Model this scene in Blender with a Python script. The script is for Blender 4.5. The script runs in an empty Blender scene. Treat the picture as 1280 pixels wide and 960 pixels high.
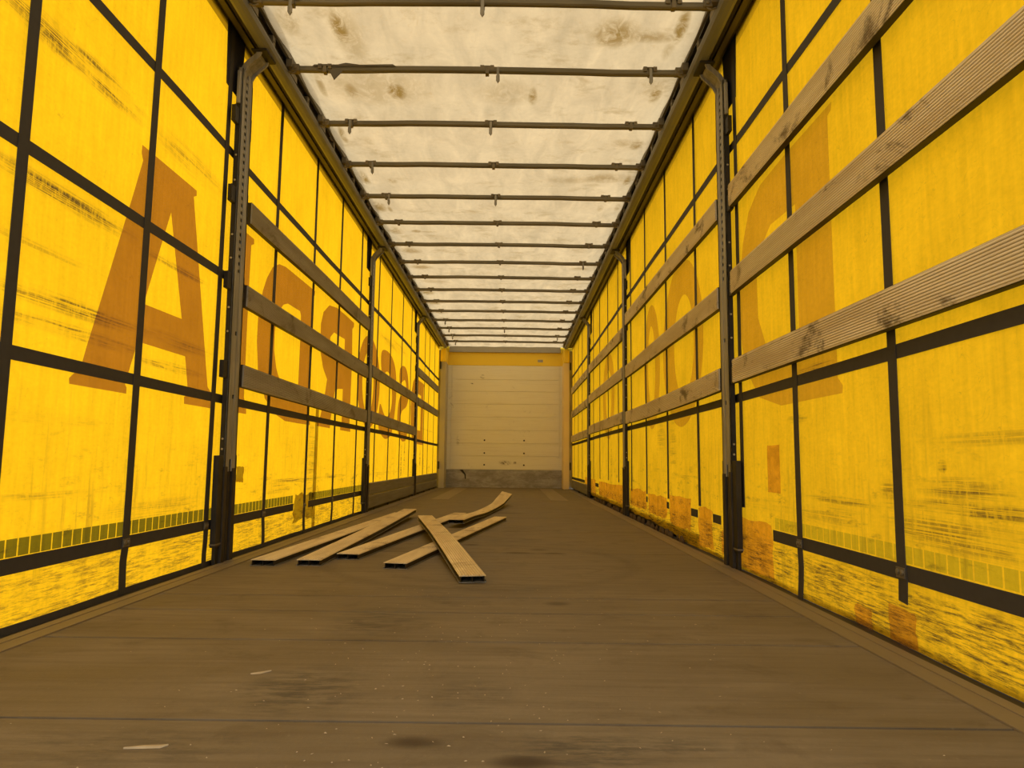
import bpy, bmesh, math, random
from mathutils import Vector, Matrix, noise as mnoise
random.seed(11)
SC = bpy.context.scene
COL = SC.collection

# ------------------------------------------------------------------ camera
F_PX, PITCH, YAW, ROLL, CX, CH = 883.06, .108753, -.003204, .0111577, .167883, .50569
cy, sy = math.cos(YAW), math.sin(YAW)
cp, sp = math.cos(PITCH), math.sin(PITCH)
fwd = Vector((sy*cp, cy*cp, sp)); rgt = Vector((cy, -sy, 0)); upv = rgt.cross(fwd)
r2 = rgt*math.cos(ROLL) + upv*math.sin(ROLL)
u2 = -rgt*math.sin(ROLL) + upv*math.cos(ROLL)
cam_d = bpy.data.cameras.new('camera'); cam = bpy.data.objects.new('camera', cam_d); COL.objects.link(cam)
cam_d.sensor_width = 36; cam_d.sensor_fit = 'HORIZONTAL'; cam_d.lens = F_PX/1280*36
cam_d.clip_start = .02; cam_d.clip_end = 300
m3 = Matrix((r2, u2, -fwd)).transposed()
cam.matrix_world = Matrix.Translation((CX, 0, CH)) @ m3.to_4x4()
SC.camera = cam

# ------------------------------------------------------------------ light
world = bpy.data.worlds.new('sky'); SC.world = world; world.use_nodes = True
bg = world.node_tree.nodes['Background']
bg.inputs['Color'].default_value = (1.0, .97, .90, 1); bg.inputs['Strength'].default_value = 1.0
sun_d = bpy.data.lights.new('sun', 'SUN'); sun = bpy.data.objects.new('sun', sun_d); COL.objects.link(sun)
sun_d.energy = 1.5; sun_d.angle = math.radians(4); sun_d.color = (1, .95, .86)
sun.rotation_euler = Vector((.80, .18, -.62)).to_track_quat('-Z', 'Y').to_euler()
SC.view_settings.view_transform = 'Standard'; SC.view_settings.look = 'None'
SC.view_settings.gamma = 1; SC.view_settings.use_curve_mapping = False
SC.view_settings.exposure = .87

# ------------------------------------------------------------------ dimensions (metres)
LEN = 13.6            # rear opening to front wall
XF = 1.24             # outer edge of the floor
XC = 1.284            # curtain plane
KC = {q: (XC-q*CX)/(1.27-q*CX) for q in (-1, 1)}   # curtain features were measured on a plane at 1.27 m
ROOF = 2.72
POSTS = {-1: (3.47, 6.85, 10.20), 1: (3.56, 6.87, 10.18)}

# ------------------------------------------------------------------ node helper
class NT:
    def __init__(s, name):
        s.m = bpy.data.materials.new(name); s.m.use_nodes = True
        s.t = s.m.node_tree; s.t.nodes.clear()
        s.out = s.t.nodes.new('ShaderNodeOutputMaterial')
    def n(s, kind, **kw):
        k = s.t.nodes.new('ShaderNode'+kind)
        for a, b in kw.items(): setattr(k, a, b)
        return k
    def put(s, sock, v):
        if isinstance(v, bpy.types.NodeSocket): s.t.links.new(v, sock)
        elif v is not None:
            if hasattr(sock.default_value, '__len__') and not hasattr(v, '__len__'): v = [v]*len(sock.default_value)
            if hasattr(v, '__len__') and len(sock.default_value) == 4 and len(v) == 3: v = (*v, 1)
            sock.default_value = v
    def math(s, op, a, b=None, c=None, clamp=False):
        k = s.n('Math', operation=op, use_clamp=clamp)
        s.put(k.inputs[0], a)
        if b is not None: s.put(k.inputs[1], b)
        if c is not None: s.put(k.inputs[2], c)
        return k.outputs[0]
    def vmul(s, v, sc, off=None):
        k = s.n('VectorMath', operation='MULTIPLY_ADD'); s.put(k.inputs[0], v); k.inputs[1].default_value = sc
        if isinstance(off, bpy.types.NodeSocket): s.t.links.new(off, k.inputs[2])
        else: k.inputs[2].default_value = off or (0, 0, 0)
        return k.outputs[0]
    def noise(s, v, scale=1, detail=3, rough=.5, dist=0):
        k = s.n('TexNoise'); s.put(k.inputs['Vector'], v); k.inputs['Scale'].default_value = scale
        k.inputs['Detail'].default_value = detail; k.inputs['Roughness'].default_value = rough
        k.inputs['Distortion'].default_value = dist
        return k.outputs['Fac']
    def ramp(s, f, a, b, lo=0., hi=1., smooth=True):
        k = s.n('MapRange', interpolation_type='SMOOTHSTEP' if smooth else 'LINEAR')
        s.put(k.inputs[0], f); k.inputs[1].default_value = a; k.inputs[2].default_value = b
        k.inputs[3].default_value = lo; k.inputs[4].default_value = hi
        return k.outputs[0]
    def mix(s, f, a, b, blend='MIX'):
        k = s.n('Mix', data_type='RGBA', blend_type=blend)
        s.put(k.inputs[0], f); s.put(k.inputs[6], a); s.put(k.inputs[7], b)
        return k.outputs[2]
    def pos(s): return s.n('NewGeometry').outputs['Position']
    def obj(s):
        tc = s.n('TexCoord').outputs['Object']
        r = s.n('ObjectInfo').outputs['Random']
        c = s.n('CombineXYZ'); s.put(c.inputs[0], s.math('MULTIPLY', r, 37.)); s.put(c.inputs[1], s.math('MULTIPLY', r, 91.)); s.put(c.inputs[2], s.math('MULTIPLY', r, 53.))
        return s.vmul(tc, (1, 1, 1), c.outputs[0])
    def xyz(s, v):
        k = s.n('SeparateXYZ'); s.put(k.inputs[0], v); return k.outputs
    def bump(s, h, strength=.3, dist=.01):
        k = s.n('Bump'); k.inputs['Strength'].default_value = strength; k.inputs['Distance'].default_value = dist
        s.put(k.inputs['Height'], h); return k.outputs[0]
    def principled(s, col, rough=.6, metal=0., normal=None, spec=.5):
        k = s.n('BsdfPrincipled'); s.put(k.inputs['Base Color'], col); s.put(k.inputs['Roughness'], rough)
        s.put(k.inputs['Metallic'], metal); k.inputs['Specular IOR Level'].default_value = spec
        if normal is not None: s.t.links.new(normal, k.inputs['Normal'])
        s.t.links.new(k.outputs[0], s.out.inputs[0]); return s.m
    def blobs(s, u, v, lst, jit=None):
        """sum of soft ellipses (u, v, half u, half v, strength) used for stains and scuffs"""
        tot = None
        for (a, b, ha, hb, st) in lst:
            du = s.math('MULTIPLY', s.math('SUBTRACT', u, a), 1/ha); dv = s.math('MULTIPLY', s.math('SUBTRACT', v, b), 1/hb)
            d = s.math('ADD', s.math('POWER', s.math('ABSOLUTE', du), 2.), s.math('POWER', s.math('ABSOLUTE', dv), 2.))
            g = s.ramp(d, 1.5, -.5, 0, st*1.25)
            tot = g if tot is None else s.math('MAXIMUM', tot, g)
        return tot

def fabric(t, col, trans_share=.55, rough=.6, trans_col=None):
    d = t.n('BsdfDiffuse'); t.put(d.inputs[0], col)
    tr = t.n('BsdfTranslucent'); t.put(tr.inputs[0], trans_col if trans_col is not None else col)
    mx = t.n('MixShader'); mx.inputs[0].default_value = trans_share
    t.t.links.new(d.outputs[0], mx.inputs[1]); t.t.links.new(tr.outputs[0], mx.inputs[2])
    t.t.links.new(mx.outputs[0], t.out.inputs[0]); return t.m

# ------------------------------------------------------------------ materials
SM_L = [(2.2, 1.80, .42, .055, 1.), (3.0, 1.80, .35, .06, .42), (2.2, 1.325, .40, .035, .9), (2.95, 1.305, .33, .02, .5),
        (2.25, .985, .42, .03, .8), (2.25, .905, .42, .025, .9), (2.95, .99, .36, .03, .5), (2.95, .88, .30, .02, .8),
        (2.2, .62, .32, .018, .35), (2.1, .385, .5, .012, .5), (2.9, .385, .3, .008, .4), (2.9, .30, .45, .05, .35),
        (4.8, .37, .55, .018, .9), (4.3, .33, .35, .04, .45), (5.7, .37, .4, .015, .8), (5.05, .45, .10, .45, .5),
        (8.0, 1.84, .7, .05, .45), (8.8, 1.90, .6, .05, .4), (9.1, .45, .07, .30, .9), (9.35, .62, .06, .3, .8), (8.0, .36, 1.1, .02, .5),
        (10.9, .5, .06, .2, .8), (11.3, .42, .08, .22, .8), (11.8, 1.0, 1.1, .02, .4), (2.0, 1.13, .5, .015, .3)]
SM_R = [(1.72, .40, .30, .022, .95), (1.75, .45, .20, .03, .7), (2.4, .385, .3, .014, .6), (2.1, .42, .05, .05, .6), (1.83, .505, .022, .016, 1.2),
        (1.8, .33, .4, .05, .6), (2.5, .33, .3, .04, .35), (3.1, .33, .3, .03, .3), (2.75, .68, .10, .02, .6), (2.6, .86, .18, .016, .9),
        (4.5, .42, .3, .012, .5), (4.9, .6, .12, .25, .35), (5.4, .45, .3, .015, .4), (1.6, .57, .3, .02, .35), (8.0, .45, .08, .3, .5), (5.3, .70, .15, .12, .4)]
def curtain_mat(name, smears, right):
    t = NT(name); q = KC[1 if right else -1]; P = t.vmul(t.pos(), (1, 1/q, 1/q), (0, 0, CH-CH/q)); x, y, z = t.xyz(P)
    weave = t.noise(t.vmul(P, (1, 9, .9)), 4, 4, .6)
    fine = t.noise(t.vmul(P, (1, 60, 4)), 1, 3, .6)
    blot = t.noise(P, 2.6, 8, .72)
    v = t.math('ADD', t.ramp(weave, .3, .7, .94, 1.03, False), t.ramp(fine, .3, .7, -.04, .05, False))
    v = t.math('ADD', v, t.ramp(blot, .3, .7, -.13, .07, False))
    hatch = t.noise(t.vmul(P, (1, 40, 90)), 1, 2, .8)
    v = t.math('ADD', v, t.ramp(hatch, .3, .7, -.05, .05, False))
    base = (.93, .515, .008) if not right else (.93, .52, .010)
    col = t.mix(1., t.n('RGB').outputs[0], v, 'MULTIPLY')
    col.node.inputs[6].links[0].from_node.outputs[0].default_value = (*base, 1)
    # creases and scratches
    scr = t.noise(t.vmul(P, (1, 3, 3)), 2.0, 2, .5, 2.5)
    crease = t.ramp(t.math('ABSOLUTE', t.math('SUBTRACT', scr, .5)), .004, .0, 0, .22)
    # scuffs that run along the curtain
    st = t.noise(t.vmul(P, (1, 1.6, 190)), 1, 4, .75)
    st2 = t.noise(t.vmul(P, (1, 70, 30)), 1, 3, .7)
    st5 = t.noise(t.vmul(P, (1, 3, 35)), 1, 3, .6)
    streak = t.math('MULTIPLY', t.math('MULTIPLY', t.ramp(st, .40, .58), t.ramp(st2, .35, .55, .35, 1.)), t.ramp(st5, .38, .56, .15, 1.15))
    sm = t.math('MULTIPLY', t.blobs(y, z, smears), t.math('ADD', streak, .10))
    # grime towards the skirt
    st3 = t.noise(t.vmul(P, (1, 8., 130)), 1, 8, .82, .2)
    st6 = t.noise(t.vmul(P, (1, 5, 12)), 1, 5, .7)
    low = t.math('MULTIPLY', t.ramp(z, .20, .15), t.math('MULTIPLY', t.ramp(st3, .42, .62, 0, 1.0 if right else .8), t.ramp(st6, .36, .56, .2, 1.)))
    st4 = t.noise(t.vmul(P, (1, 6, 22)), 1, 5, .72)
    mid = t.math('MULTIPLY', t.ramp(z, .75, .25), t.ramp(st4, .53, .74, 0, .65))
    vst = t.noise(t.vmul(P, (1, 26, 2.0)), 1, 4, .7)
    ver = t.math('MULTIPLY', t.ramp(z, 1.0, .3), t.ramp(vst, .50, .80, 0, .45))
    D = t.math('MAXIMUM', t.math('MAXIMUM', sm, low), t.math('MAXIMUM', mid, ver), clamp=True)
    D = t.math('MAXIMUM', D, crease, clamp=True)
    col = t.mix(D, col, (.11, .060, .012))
    bounce_col = t.mix(1., col, (1., 1.18, 3., 1), 'MULTIPLY')     # reflected colour set paler than the transmitted one to lift bounce light inside
    return fabric(t, bounce_col, .55, trans_col=col)
M = {}
M['curtain_left'] = curtain_mat('curtain_left', SM_L, False)
M['curtain_right'] = curtain_mat('curtain_right', SM_R, True)

def film(name, col, share=.8, body=(.3, .16, .05), patchy=0):
    t = NT(name); tr = t.n('BsdfTransparent'); P = t.pos()
    c = col
    if patchy:
        f = t.noise(t.vmul(P, (1, 9, 16)), 1, 5, .7, .5)
        c = t.mix(t.ramp(f, .35, .7, 0, patchy), (*col, 1), (.35, .22, .10, 1))
    t.put(tr.inputs[0], c)
    d = t.n('BsdfDiffuse'); t.put(d.inputs[0], body)
    mx = t.n('MixShader'); mx.inputs[0].default_value = 1-share
    t.t.links.new(tr.outputs[0], mx.inputs[1]); t.t.links.new(d.outputs[0], mx.inputs[2])
    t.t.links.new(mx.outputs[0], t.out.inputs[0]); return t.m
M['ink_left'] = film('letter_ink', (.53, .38, 1.), .86, (.40, .21, .11))
M['ink_right'] = film('faded_letter_ink', (.80, .70, 1.), .93, (.5, .32, .12))
M['marker'] = film('marker_film', (.24, .29, .6), .9, (.2, .2, .05))
M['marker_r'] = film('marker_film_faded', (.74, .80, .9), .95, (.4, .4, .1))
M['hem'] = film('rail_shade_film', (.46, .43, .6), .9, (.2, .14, .03))  # film colour stands in for the shade under the roof rail
M['rail_shade_r'] = film('rail_shade_film_light', (.80, .78, .9), .9, (.5, .33, .03))
M['orange'] = film('orange_patch_film', (.95, .74, .9), .82, (.72, .42, .09), .42)
M['olive'] = film('olive_patch_film', (.42, .42, .6), .9, (.2, .15, .03), .7)

t = NT('strap_webbing'); P = t.obj(); f = t.noise(P, 40, 3)
M['strap'] = t.principled(t.mix(f, (.028, .026, .026, 1), (.046, .042, .040, 1)), .75)
t = NT('navy_cloth'); f = t.noise(t.pos(), 9, 3)
M['navy'] = t.principled(t.mix(f, (.012, .012, .025, 1), (.03, .028, .045, 1)), .8)

ROOF_ST = [(-.75, 3.42, .05, .17, .9), (-.72, 3.50, .09, .3, .45), (-1.0, 3.36, .06, .14, .5), (.67, 3.45, .14, .14, .8), (.86, 3.47, .16, .06, .6), (1.0, 3.38, .035, .15, .95), (.98, 3.6, .03, .1, .4),
   (-.56, 4.04, .07, .12, .95), (-.83, 4.03, .05, .11, .7), (-1.0, 3.98, .025, .14, .6), (-.65, 4.0, .35, .25, .35), (.26, 4.08, .03, .11, .8), (.1, 4.05, .2, .15, .3), (1.0, 4.02, .04, .14, .85),
   (-1.02, 4.62, .025, .12, .8), (-.86, 4.7, .04, .08, .3), (1.0, 4.73, .05, .1, .75), (.9, 4.7, .08, .07, .4), (-1.03, 5.38, .035, .15, .8), (-.82, 5.41, .04, .07, .5), (.85, 5.32, .2, .10, .5), (1.04, 5.36, .03, .12, .8), (.6, 5.35, .2, .08, .35),
   (-1.03, 6.0, .06, .16, .75), (-.95, 6.06, .02, .10, .6), (.9, 5.98, .03, .1, .4), (1.05, 5.95, .03, .1, .5), (-1.0, 6.65, .08, .16, .6), (-.80, 6.66, .05, .07, .9), (-.7, 6.68, .12, .03, .5),
   (-.95, 7.3, .12, .16, .6), (-.6, 7.3, .12, .06, .3), (-.92, 7.95, .14, .14, .6), (-.5, 8.0, .1, .05, .3), (.9, 7.95, .13, .09, .45), (-.85, 8.6, .2, .14, .4), (-1.0, 9.2, .1, .2, .8), (-1.0, 9.8, .12, .18, .7),
   (1.0, 9.2, .1, .16, .45), (.95, 9.9, .15, .15, .4), (-.95, 10.4, .14, .2, .55), (-.95, 11.0, .17, .2, .8), (.8, 10.9, .3, .15, .3), (-.3, 11.7, .3, .12, .35), (.2, 12.3, .4, .15, .35), (-.9, 12.6, .2, .2, .4)]
t = NT('roof_tarpaulin'); P = t.pos(); x, y, z = t.xyz(P)
wv = t.noise(t.vmul(P, (7, 2.2, 1)), 1, 5, .6, .6); fn = t.noise(P, 30, 3, .6)
b = t.math('ADD', t.ramp(wv, .3, .7, .80, 1.08, False), t.ramp(fn, .3, .7, -.03, .03, False))
col = t.mix(1., (.535, .44, .28, 1), b, 'MULTIPLY')
cr = t.noise(t.vmul(P, (2.2, 1.5, 1)), 2, 3, .5, 3.)
col = t.mix(t.ramp(t.math('ABSOLUTE', t.math('SUBTRACT', cr, .5)), .006, .0, 0, .25), col, (.45, .30, .12, 1))
g = t.noise(t.vmul(P, (14, 9, 1)), 1, 6, .75, .8)
S = t.math('MULTIPLY', t.blobs(x, y, ROOF_ST), t.ramp(g, .34, .58, .28, 1.15))
gen = t.math('MULTIPLY', t.ramp(t.noise(t.vmul(P, (3, 4, 1)), 1, 6, .7), .52, .72, 0, .42), 1.)
S = t.math('MAXIMUM', S, gen, clamp=True)
col = t.mix(S, col, (.225, .145, .040, 1))
M['roof'] = fabric(t, t.mix(1., col, (1.45, 1.55, 1.75, 1), 'MULTIPLY'), .55, trans_col=col)

t = NT('plywood_floor'); P = t.pos(); x, y, z = t.xyz(P)
n1 = t.noise(t.vmul(P, (1.2, 3.0, 1)), 1.4, 5, .6); n2 = t.noise(t.vmul(P, (2.5, 34, 1)), 1, 4, .65); n3 = t.noise(P, 60, 3, .7)
col = t.mix(t.ramp(n1, .3, .7), (.155, .125, .084, 1), (.215, .178, .124, 1))
col = t.mix(t.ramp(n2, .38, .72, 0, .38), col, (.095, .068, .042, 1))
col = t.mix(t.ramp(n3, .60, .78, 0, .35), col, (.33, .27, .18, 1))
n4 = t.noise(t.vmul(P, (5, 6, 1)), 1, 7, .72, .5)
col = t.mix(t.ramp(n4, .50, .70, 0, .45), col, (.085, .064, .042, 1))
wear = t.blobs(x, y, [(-.25, 2.3, .16, .26, .8), (-.30, 1.62, .16, .20, .8), (.30, 1.30, .16, .10, .9), (.02, 2.9, .35, .18, .45), (.45, 1.33, .12, .07, .6), (-.5, 1.3, .25, .12, .5), (.08, 1.6, .10, .14, .5), (-.09, 2.75, .14, .4, .45), (.1, 4.6, .25, .35, .55), (.15, 5.3, .18, .5, .4)])
wn = t.noise(t.vmul(P, (9, 40, 1)), 1, 5, .75)
col = t.mix(t.math('MULTIPLY', wear, t.ramp(wn, .40, .62)), col, (.075, .065, .052, 1))
spot = t.blobs(x, y, [(-.01, 1.335, .055, .030, .85), (.19, 1.255, .06, .03, .9), (.19, 4.0, .08, .05, .6), (.40, 3.99, .07, .03, .7), (.33, 2.6, .05, .04, .6), (-.08, 4.35, .05, .05, .8), (.32, 4.15, .06, .06, .5), (.02, 6.0, .08, .1, .6), (.1, 7.0, .2, .12, .45)])
col = t.mix(spot, col, (.045, .030, .020, 1))
tyre = t.math('ABSOLUTE', t.math('SUBTRACT', t.math('ADD', t.math('POWER', t.math('SUBTRACT', x, .02), 2.), t.math('POWER', t.math('SUBTRACT', y, 3.6), 2.)), .55))
col = t.mix(t.math('MULTIPLY', t.ramp(tyre, .10, .0, 0, .32), t.ramp(n3, .3, .6)), col, (.07, .050, .034, 1))
M['floor'] = t.principled(col, t.ramp(n1, .3, .7, .62, .8), 0, t.bump(t.math('ADD', n2, t.math('MULTIPLY', n3, .5)), .35, .004), .3)
t = NT('floor_seam'); M['seam'] = t.principled((.035, .022, .013, 1), .9)
t = NT('edge_profile'); P = t.pos(); n = t.noise(t.vmul(P, (20, 1.2, 1)), 1, 4, .6)
M['edge'] = t.principled(t.mix(n, (.18, .142, .092, 1), (.24, .195, .13, 1)), .6, .15)

def wood(name, a, b, dark, dk=.5):
    t = NT(name); P = t.obj(); x, y, z = t.xyz(P); rib = t.n('Attribute', attribute_name='rib').outputs['Fac']
    g1 = t.noise(t.vmul(P, (14, 1.6, 14)), 1, 5, .6); g2 = t.noise(t.vmul(P, (3, 3.5, 6)), 1, 6, .72, .6)
    col = t.mix(t.ramp(g1, .3, .7), (*a, 1), (*b, 1))
    col = t.mix(t.math('MULTIPLY', t.ramp(rib, .8, .1, 0, .48), t.ramp(g1, .3, .6, .4, 1.)), col, (*dark, 1))  # groove shade painted into the colour for rib contrast
    col = t.mix(t.ramp(g2, .53, .67, 0, dk), col, (*dark, 1))
    return t.principled(col, .7, 0, t.bump(g1, .3, .003), .35)
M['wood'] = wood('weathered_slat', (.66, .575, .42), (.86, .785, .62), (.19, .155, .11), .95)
M['wood_shaded'] = wood('shade_toned_slat', (.33, .31, .255), (.47, .45, .385), (.16, .14, .10), .7)  # darker copy of the slat colour, backlit shade painted in
M['wood_loose'] = wood('loose_slat', (.66, .54, .33), (.86, .74, .50), (.28, .20, .11), .7)
def metal(name, a, b, rough=.5, metallic=.6, sc=(6, 6, 6)):
    t = NT(name); P = t.obj(); n = t.noise(t.vmul(P, sc), 1, 5, .65)
    return t.principled(t.mix(t.ramp(n, .3, .7), (*a, 1), (*b, 1)), rough, metallic)
M['post'] = metal('galvanised_post', (.19, .188, .18), (.32, .315, .30), .55, .2, (30, 30, 3))
M['post_dark'] = metal('dark_post_steel', (.012, .011, .010), (.028, .025, .021), .6, .3)
M['sleeve'] = metal('rusted_sleeve', (.020, .016, .012), (.050, .038, .026), .65, .3, (25, 25, 5))
M['rail'] = metal('aluminium_rail', (.155, .165, .185), (.22, .23, .25), .6, 0, (8, 1.2, 8))
M['rail_dark'] = metal('dark_rail', (.020, .017, .013), (.04, .033, .024), .6, .2)
M['rail_olive'] = metal('grimy_rail', (.055, .047, .03), (.085, .072, .048), .5, .3, (8, 1, 8))
M['track'] = metal('brown_track', (.13, .12, .10), (.19, .175, .145), .6, 0, (8, 1, 8))
M['bow'] = metal('zinc_bow', (.13, .118, .085), (.20, .18, .13), .5, .5, (1.5, 20, 20))
M['clip'] = metal('cast_clip', (.13, .11, .08), (.22, .19, .13), .6, .4)
M['alu'] = metal('dull_aluminium', (.24, .24, .235), (.38, .38, .36), .4, .7, (20, 2, 20))
M['bolt'] = metal('bolt', (.35, .32, .27), (.5, .46, .38), .5, .6)
M['board'] = metal('dropside_board', (.16, .15, .13), (.23, .22, .195), .55, .35, (6, 1.5, 30))

t = NT('front_wall_panel'); P = t.pos(); x, y, z = t.xyz(P)
n1 = t.noise(t.vmul(P, (1.5, 1, 1.5)), 1, 4, .6); n2 = t.noise(t.vmul(P, (5, 1, 5)), 1, 6, .75, .7); n3 = t.noise(t.vmul(P, (2, 1, 60)), 1, 3)
col = t.mix(n1, (.82, .79, .64, 1), (.90, .87, .73, 1))
col = t.mix(t.ramp(n3, .5, .8, 0, .18), col, (.45, .36, .22, 1))
col = t.mix(t.ramp(n2, .60, .78, 0, .45), col, (.30, .22, .11, 1))
sc = t.blobs(x, z, [(-.45, 2.12, .05, .05, 1.2), (-.64, 1.99, .05, .012, 1.6), (.0, .47, .12, .05, 1.), (.2, .47, .03, .03, 1.), (.45, 1.5, .12, .08, .4), (-.3, 1.55, .08, .06, .4), (-.9, .95, .05, .15, .6), (-1.05, 1.6, .06, .2, .5), (.4, 1.05, .15, .07, .45)])
col = t.mix(t.math('MULTIPLY', sc, t.ramp(n2, .48, .60)), col, (.15, .11, .06, 1))
M['front'] = t.principled(col, .55)
t = NT('front_kick_plate'); P = t.pos(); n1 = t.noise(t.vmul(P, (4, 1, 9)), 1, 7, .75, .4); n2 = t.noise(t.vmul(P, (3, 1, 45)), 1, 4)
col = t.mix(t.ramp(n1, .35, .7), (.25, .23, .18, 1), (.45, .42, .34, 1)); col = t.mix(t.ramp(n2, .55, .8, 0, .5), col, (.48, .45, .38, 1))
M['kick'] = t.principled(col, .5, .35)
t = NT('yellow_paint'); P = t.pos(); n = t.noise(t.vmul(P, (2, 1, 2)), 1, 4)
M['yellow'] = t.principled(t.mix(n, (.88, .62, .02, 1), (.96, .70, .035, 1)), .45)
t = NT('cream_post'); n = t.noise(t.vmul(t.pos(), (2, 1, 2)), 1, 4)
M['cream'] = t.principled(t.mix(n, (.78, .60, .27, 1), (.86, .68, .34, 1)), .45)
t = NT('grey_post'); n = t.noise(t.vmul(t.pos(), (8, 1, 2)), 1, 5)
M['greypost'] = t.principled(t.mix(n, (.40, .37, .28, 1), (.50, .46, .36, 1)), .5)
t = NT('grey_beam_paint'); n = t.noise(t.pos(), 8, 5, .7)
M['beam'] = t.principled(t.mix(n, (.30, .29, .26, 1), (.42, .40, .36, 1)), .5, .2)
t = NT('asphalt'); n = t.noise(t.pos(), 6, 5, .7)
M['ground'] = t.principled(t.mix(n, (.10, .10, .098, 1), (.18, .175, .165, 1)), .9)
t = NT('dirt_lump'); n = t.noise(t.pos(), 25, 5, .7)
M['dirt'] = t.principled(t.mix(n, (.02, .014, .009, 1), (.13, .085, .045, 1)), .95)
t = NT('chip_wood'); n = t.noise(t.pos(), 40, 3)
M['chip'] = t.principled(t.mix(n, (.32, .25, .15, 1), (.50, .41, .28, 1)), .8)
t = NT('torn_tarpaulin'); M['torn'] = t.principled((.12, .11, .10, 1), .8)

# ------------------------------------------------------------------ mesh helper
class MB:
    def __init__(s): s.v = []; s.f = []
    def add(s, vs, fs):
        o = len(s.v); s.v += [tuple(v) for v in vs]; s.f += [tuple(i+o for i in f) for f in fs]; return s
    def box(s, x0, x1, y0, y1, z0, z1):
        if x0 > x1: x0, x1 = x1, x0
        return s.add([(x0,y0,z0),(x1,y0,z0),(x1,y1,z0),(x0,y1,z0),(x0,y0,z1),(x1,y0,z1),(x1,y1,z1),(x0,y1,z1)],
                     [(0,3,2,1),(4,5,6,7),(0,1,5,4),(1,2,6,5),(2,3,7,6),(3,0,4,7)])
    def sweep(s, prof, frames, close=True, caps=True):
        """prof: list of (a,b); frames: list of (origin, A, B) vectors"""
        n = len(prof); vs = []; fs = []
        for (o, A, B) in frames:
            for a, b in prof: vs.append(tuple(o + A*a + B*b))
        for k in range(len(frames)-1):
            for i in range(n if close else n-1):
                j = (i+1) % n
                fs.append((k*n+i, k*n+j, (k+1)*n+j, (k+1)*n+i))
        if caps and close:
            fs.append(tuple(range(n-1, -1, -1))); L = (len(frames)-1)*n; fs.append(tuple(L+i for i in range(n)))
        return s.add(vs, fs)
    def tube(s, pts, r, n=10):
        pts = [Vector(p) for p in pts]; fr = []
        for i, p in enumerate(pts):
            d = (pts[min(i+1, len(pts)-1)]-pts[max(i-1, 0)]).normalized()
            a = d.cross(Vector((0, 0, 1)) if abs(d.z) < .9 else Vector((1, 0, 0))).normalized(); fr.append((p, a, d.cross(a)))
        return s.sweep([(r*math.cos(2*math.pi*k/n), r*math.sin(2*math.pi*k/n)) for k in range(n)], fr)
    def dome(s, c, axis, r, h, n=10):
        c = Vector(c); ax = Vector(axis).normalized(); a = ax.cross(Vector((0, 0, 1)) if abs(ax.z) < .9 else Vector((1, 0, 0))).normalized(); b = ax.cross(a)
        return s.sweep([(math.cos(2*math.pi*k/n), math.sin(2*math.pi*k/n)) for k in range(n)],
                       [(c, a*r, b*r), (c+ax*h*.6, a*r*.95, b*r*.95), (c+ax*h, a*r*.55, b*r*.55)])
    def build(s, name, mat, parent=None, bevel=0, smooth=False, seg=2):
        me = bpy.data.meshes.new(name); me.from_pydata(s.v, [], s.f); me.update()
        bm = bmesh.new(); bm.from_mesh(me); bmesh.ops.recalc_face_normals(bm, faces=bm.faces); bm.to_mesh(me); bm.free()
        o = bpy.data.objects.new(name, me); COL.objects.link(o); me.materials.append(M[mat] if isinstance(mat, str) else mat)
        if parent is not None: o.parent = parent
        if bevel:
            b = o.modifiers.new('bevel', 'BEVEL'); b.width = bevel; b.segments = seg; b.limit_method = 'ANGLE'
        if smooth:
            for p in me.polygons: p.use_smooth = True
        return o
def tag(o, label=None, cat=None, group=None, kind=None):
    if label: o['label'] = label
    if cat: o['category'] = cat
    if group: o['group'] = group
    if kind: o['kind'] = kind
    return o
def empty(name, loc=(0, 0, 0), rz=0):
    o = bpy.data.objects.new(name, None); COL.objects.link(o); o.location = loc; o.rotation_euler = (0, 0, rz)
    o.empty_display_size = .1; return o
def copy_tree(o, parent=None):
    c = o.copy(); COL.objects.link(c)
    if parent is not None: c.parent = parent
    for ch in list(o.children): copy_tree(ch, c)
    return c
V = Vector

# ------------------------------------------------------------------ structure
# floor: plywood sheets with transverse joints
seams = [.8, 1.432, 2.05, 2.43, 2.70, 3.99, 5.2, 6.45, 7.7, 9.0, 10.3, 11.6, 12.7]
fl = MB(); ys = [-.25] + seams + [LEN]
for a, b in zip(ys[:-1], ys[1:]): fl.box(-1.147, 1.143, a+.005, b-.005, -.03, 0)
floor = tag(fl.build('floor', 'floor'), 'brown worn plywood floor of the trailer', 'floor', kind='structure')
MB().box(-1.147, 1.143, -.25, LEN, -.035, -.004).build('floor_joint', 'seam', floor)
g = MB().add([(-60, -60, -1.25), (60, -60, -1.25), (60, 60, -1.25), (-60, 60, -1.25)], [(0, 1, 2, 3)]).build('ground', 'ground')
tag(g, 'grey asphalt yard under the trailer', 'ground', kind='structure')
for s, nm in ((-1, 'trim_1'), (1, 'trim_2')):
    xi = -1.148 if s < 0 else 1.144
    e = MB().box(s*XF, xi, -.25, 13.1, -.09, .004)
    e.box(s*1.2, s*1.206, -.25, 13.1, .004, .006)
    o = tag(e.build(nm, 'edge', bevel=.002), ('left' if s < 0 else 'right')+' metal profile edging the plywood floor', 'floor edging', kind='structure')
    rv = MB().box(s*1.2405, s*1.32, -.25, 13.4, -.16, -.004)
    rv.box(s*1.296, s*1.32, -.25, 13.4, -.01, .012 if s < 0 else .02)
    if s > 0: rv.box(s*1.296, s*1.32, 4.3, 13.1, .0, .085)
    rv.build('side_rave', 'rail_dark', o)
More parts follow.
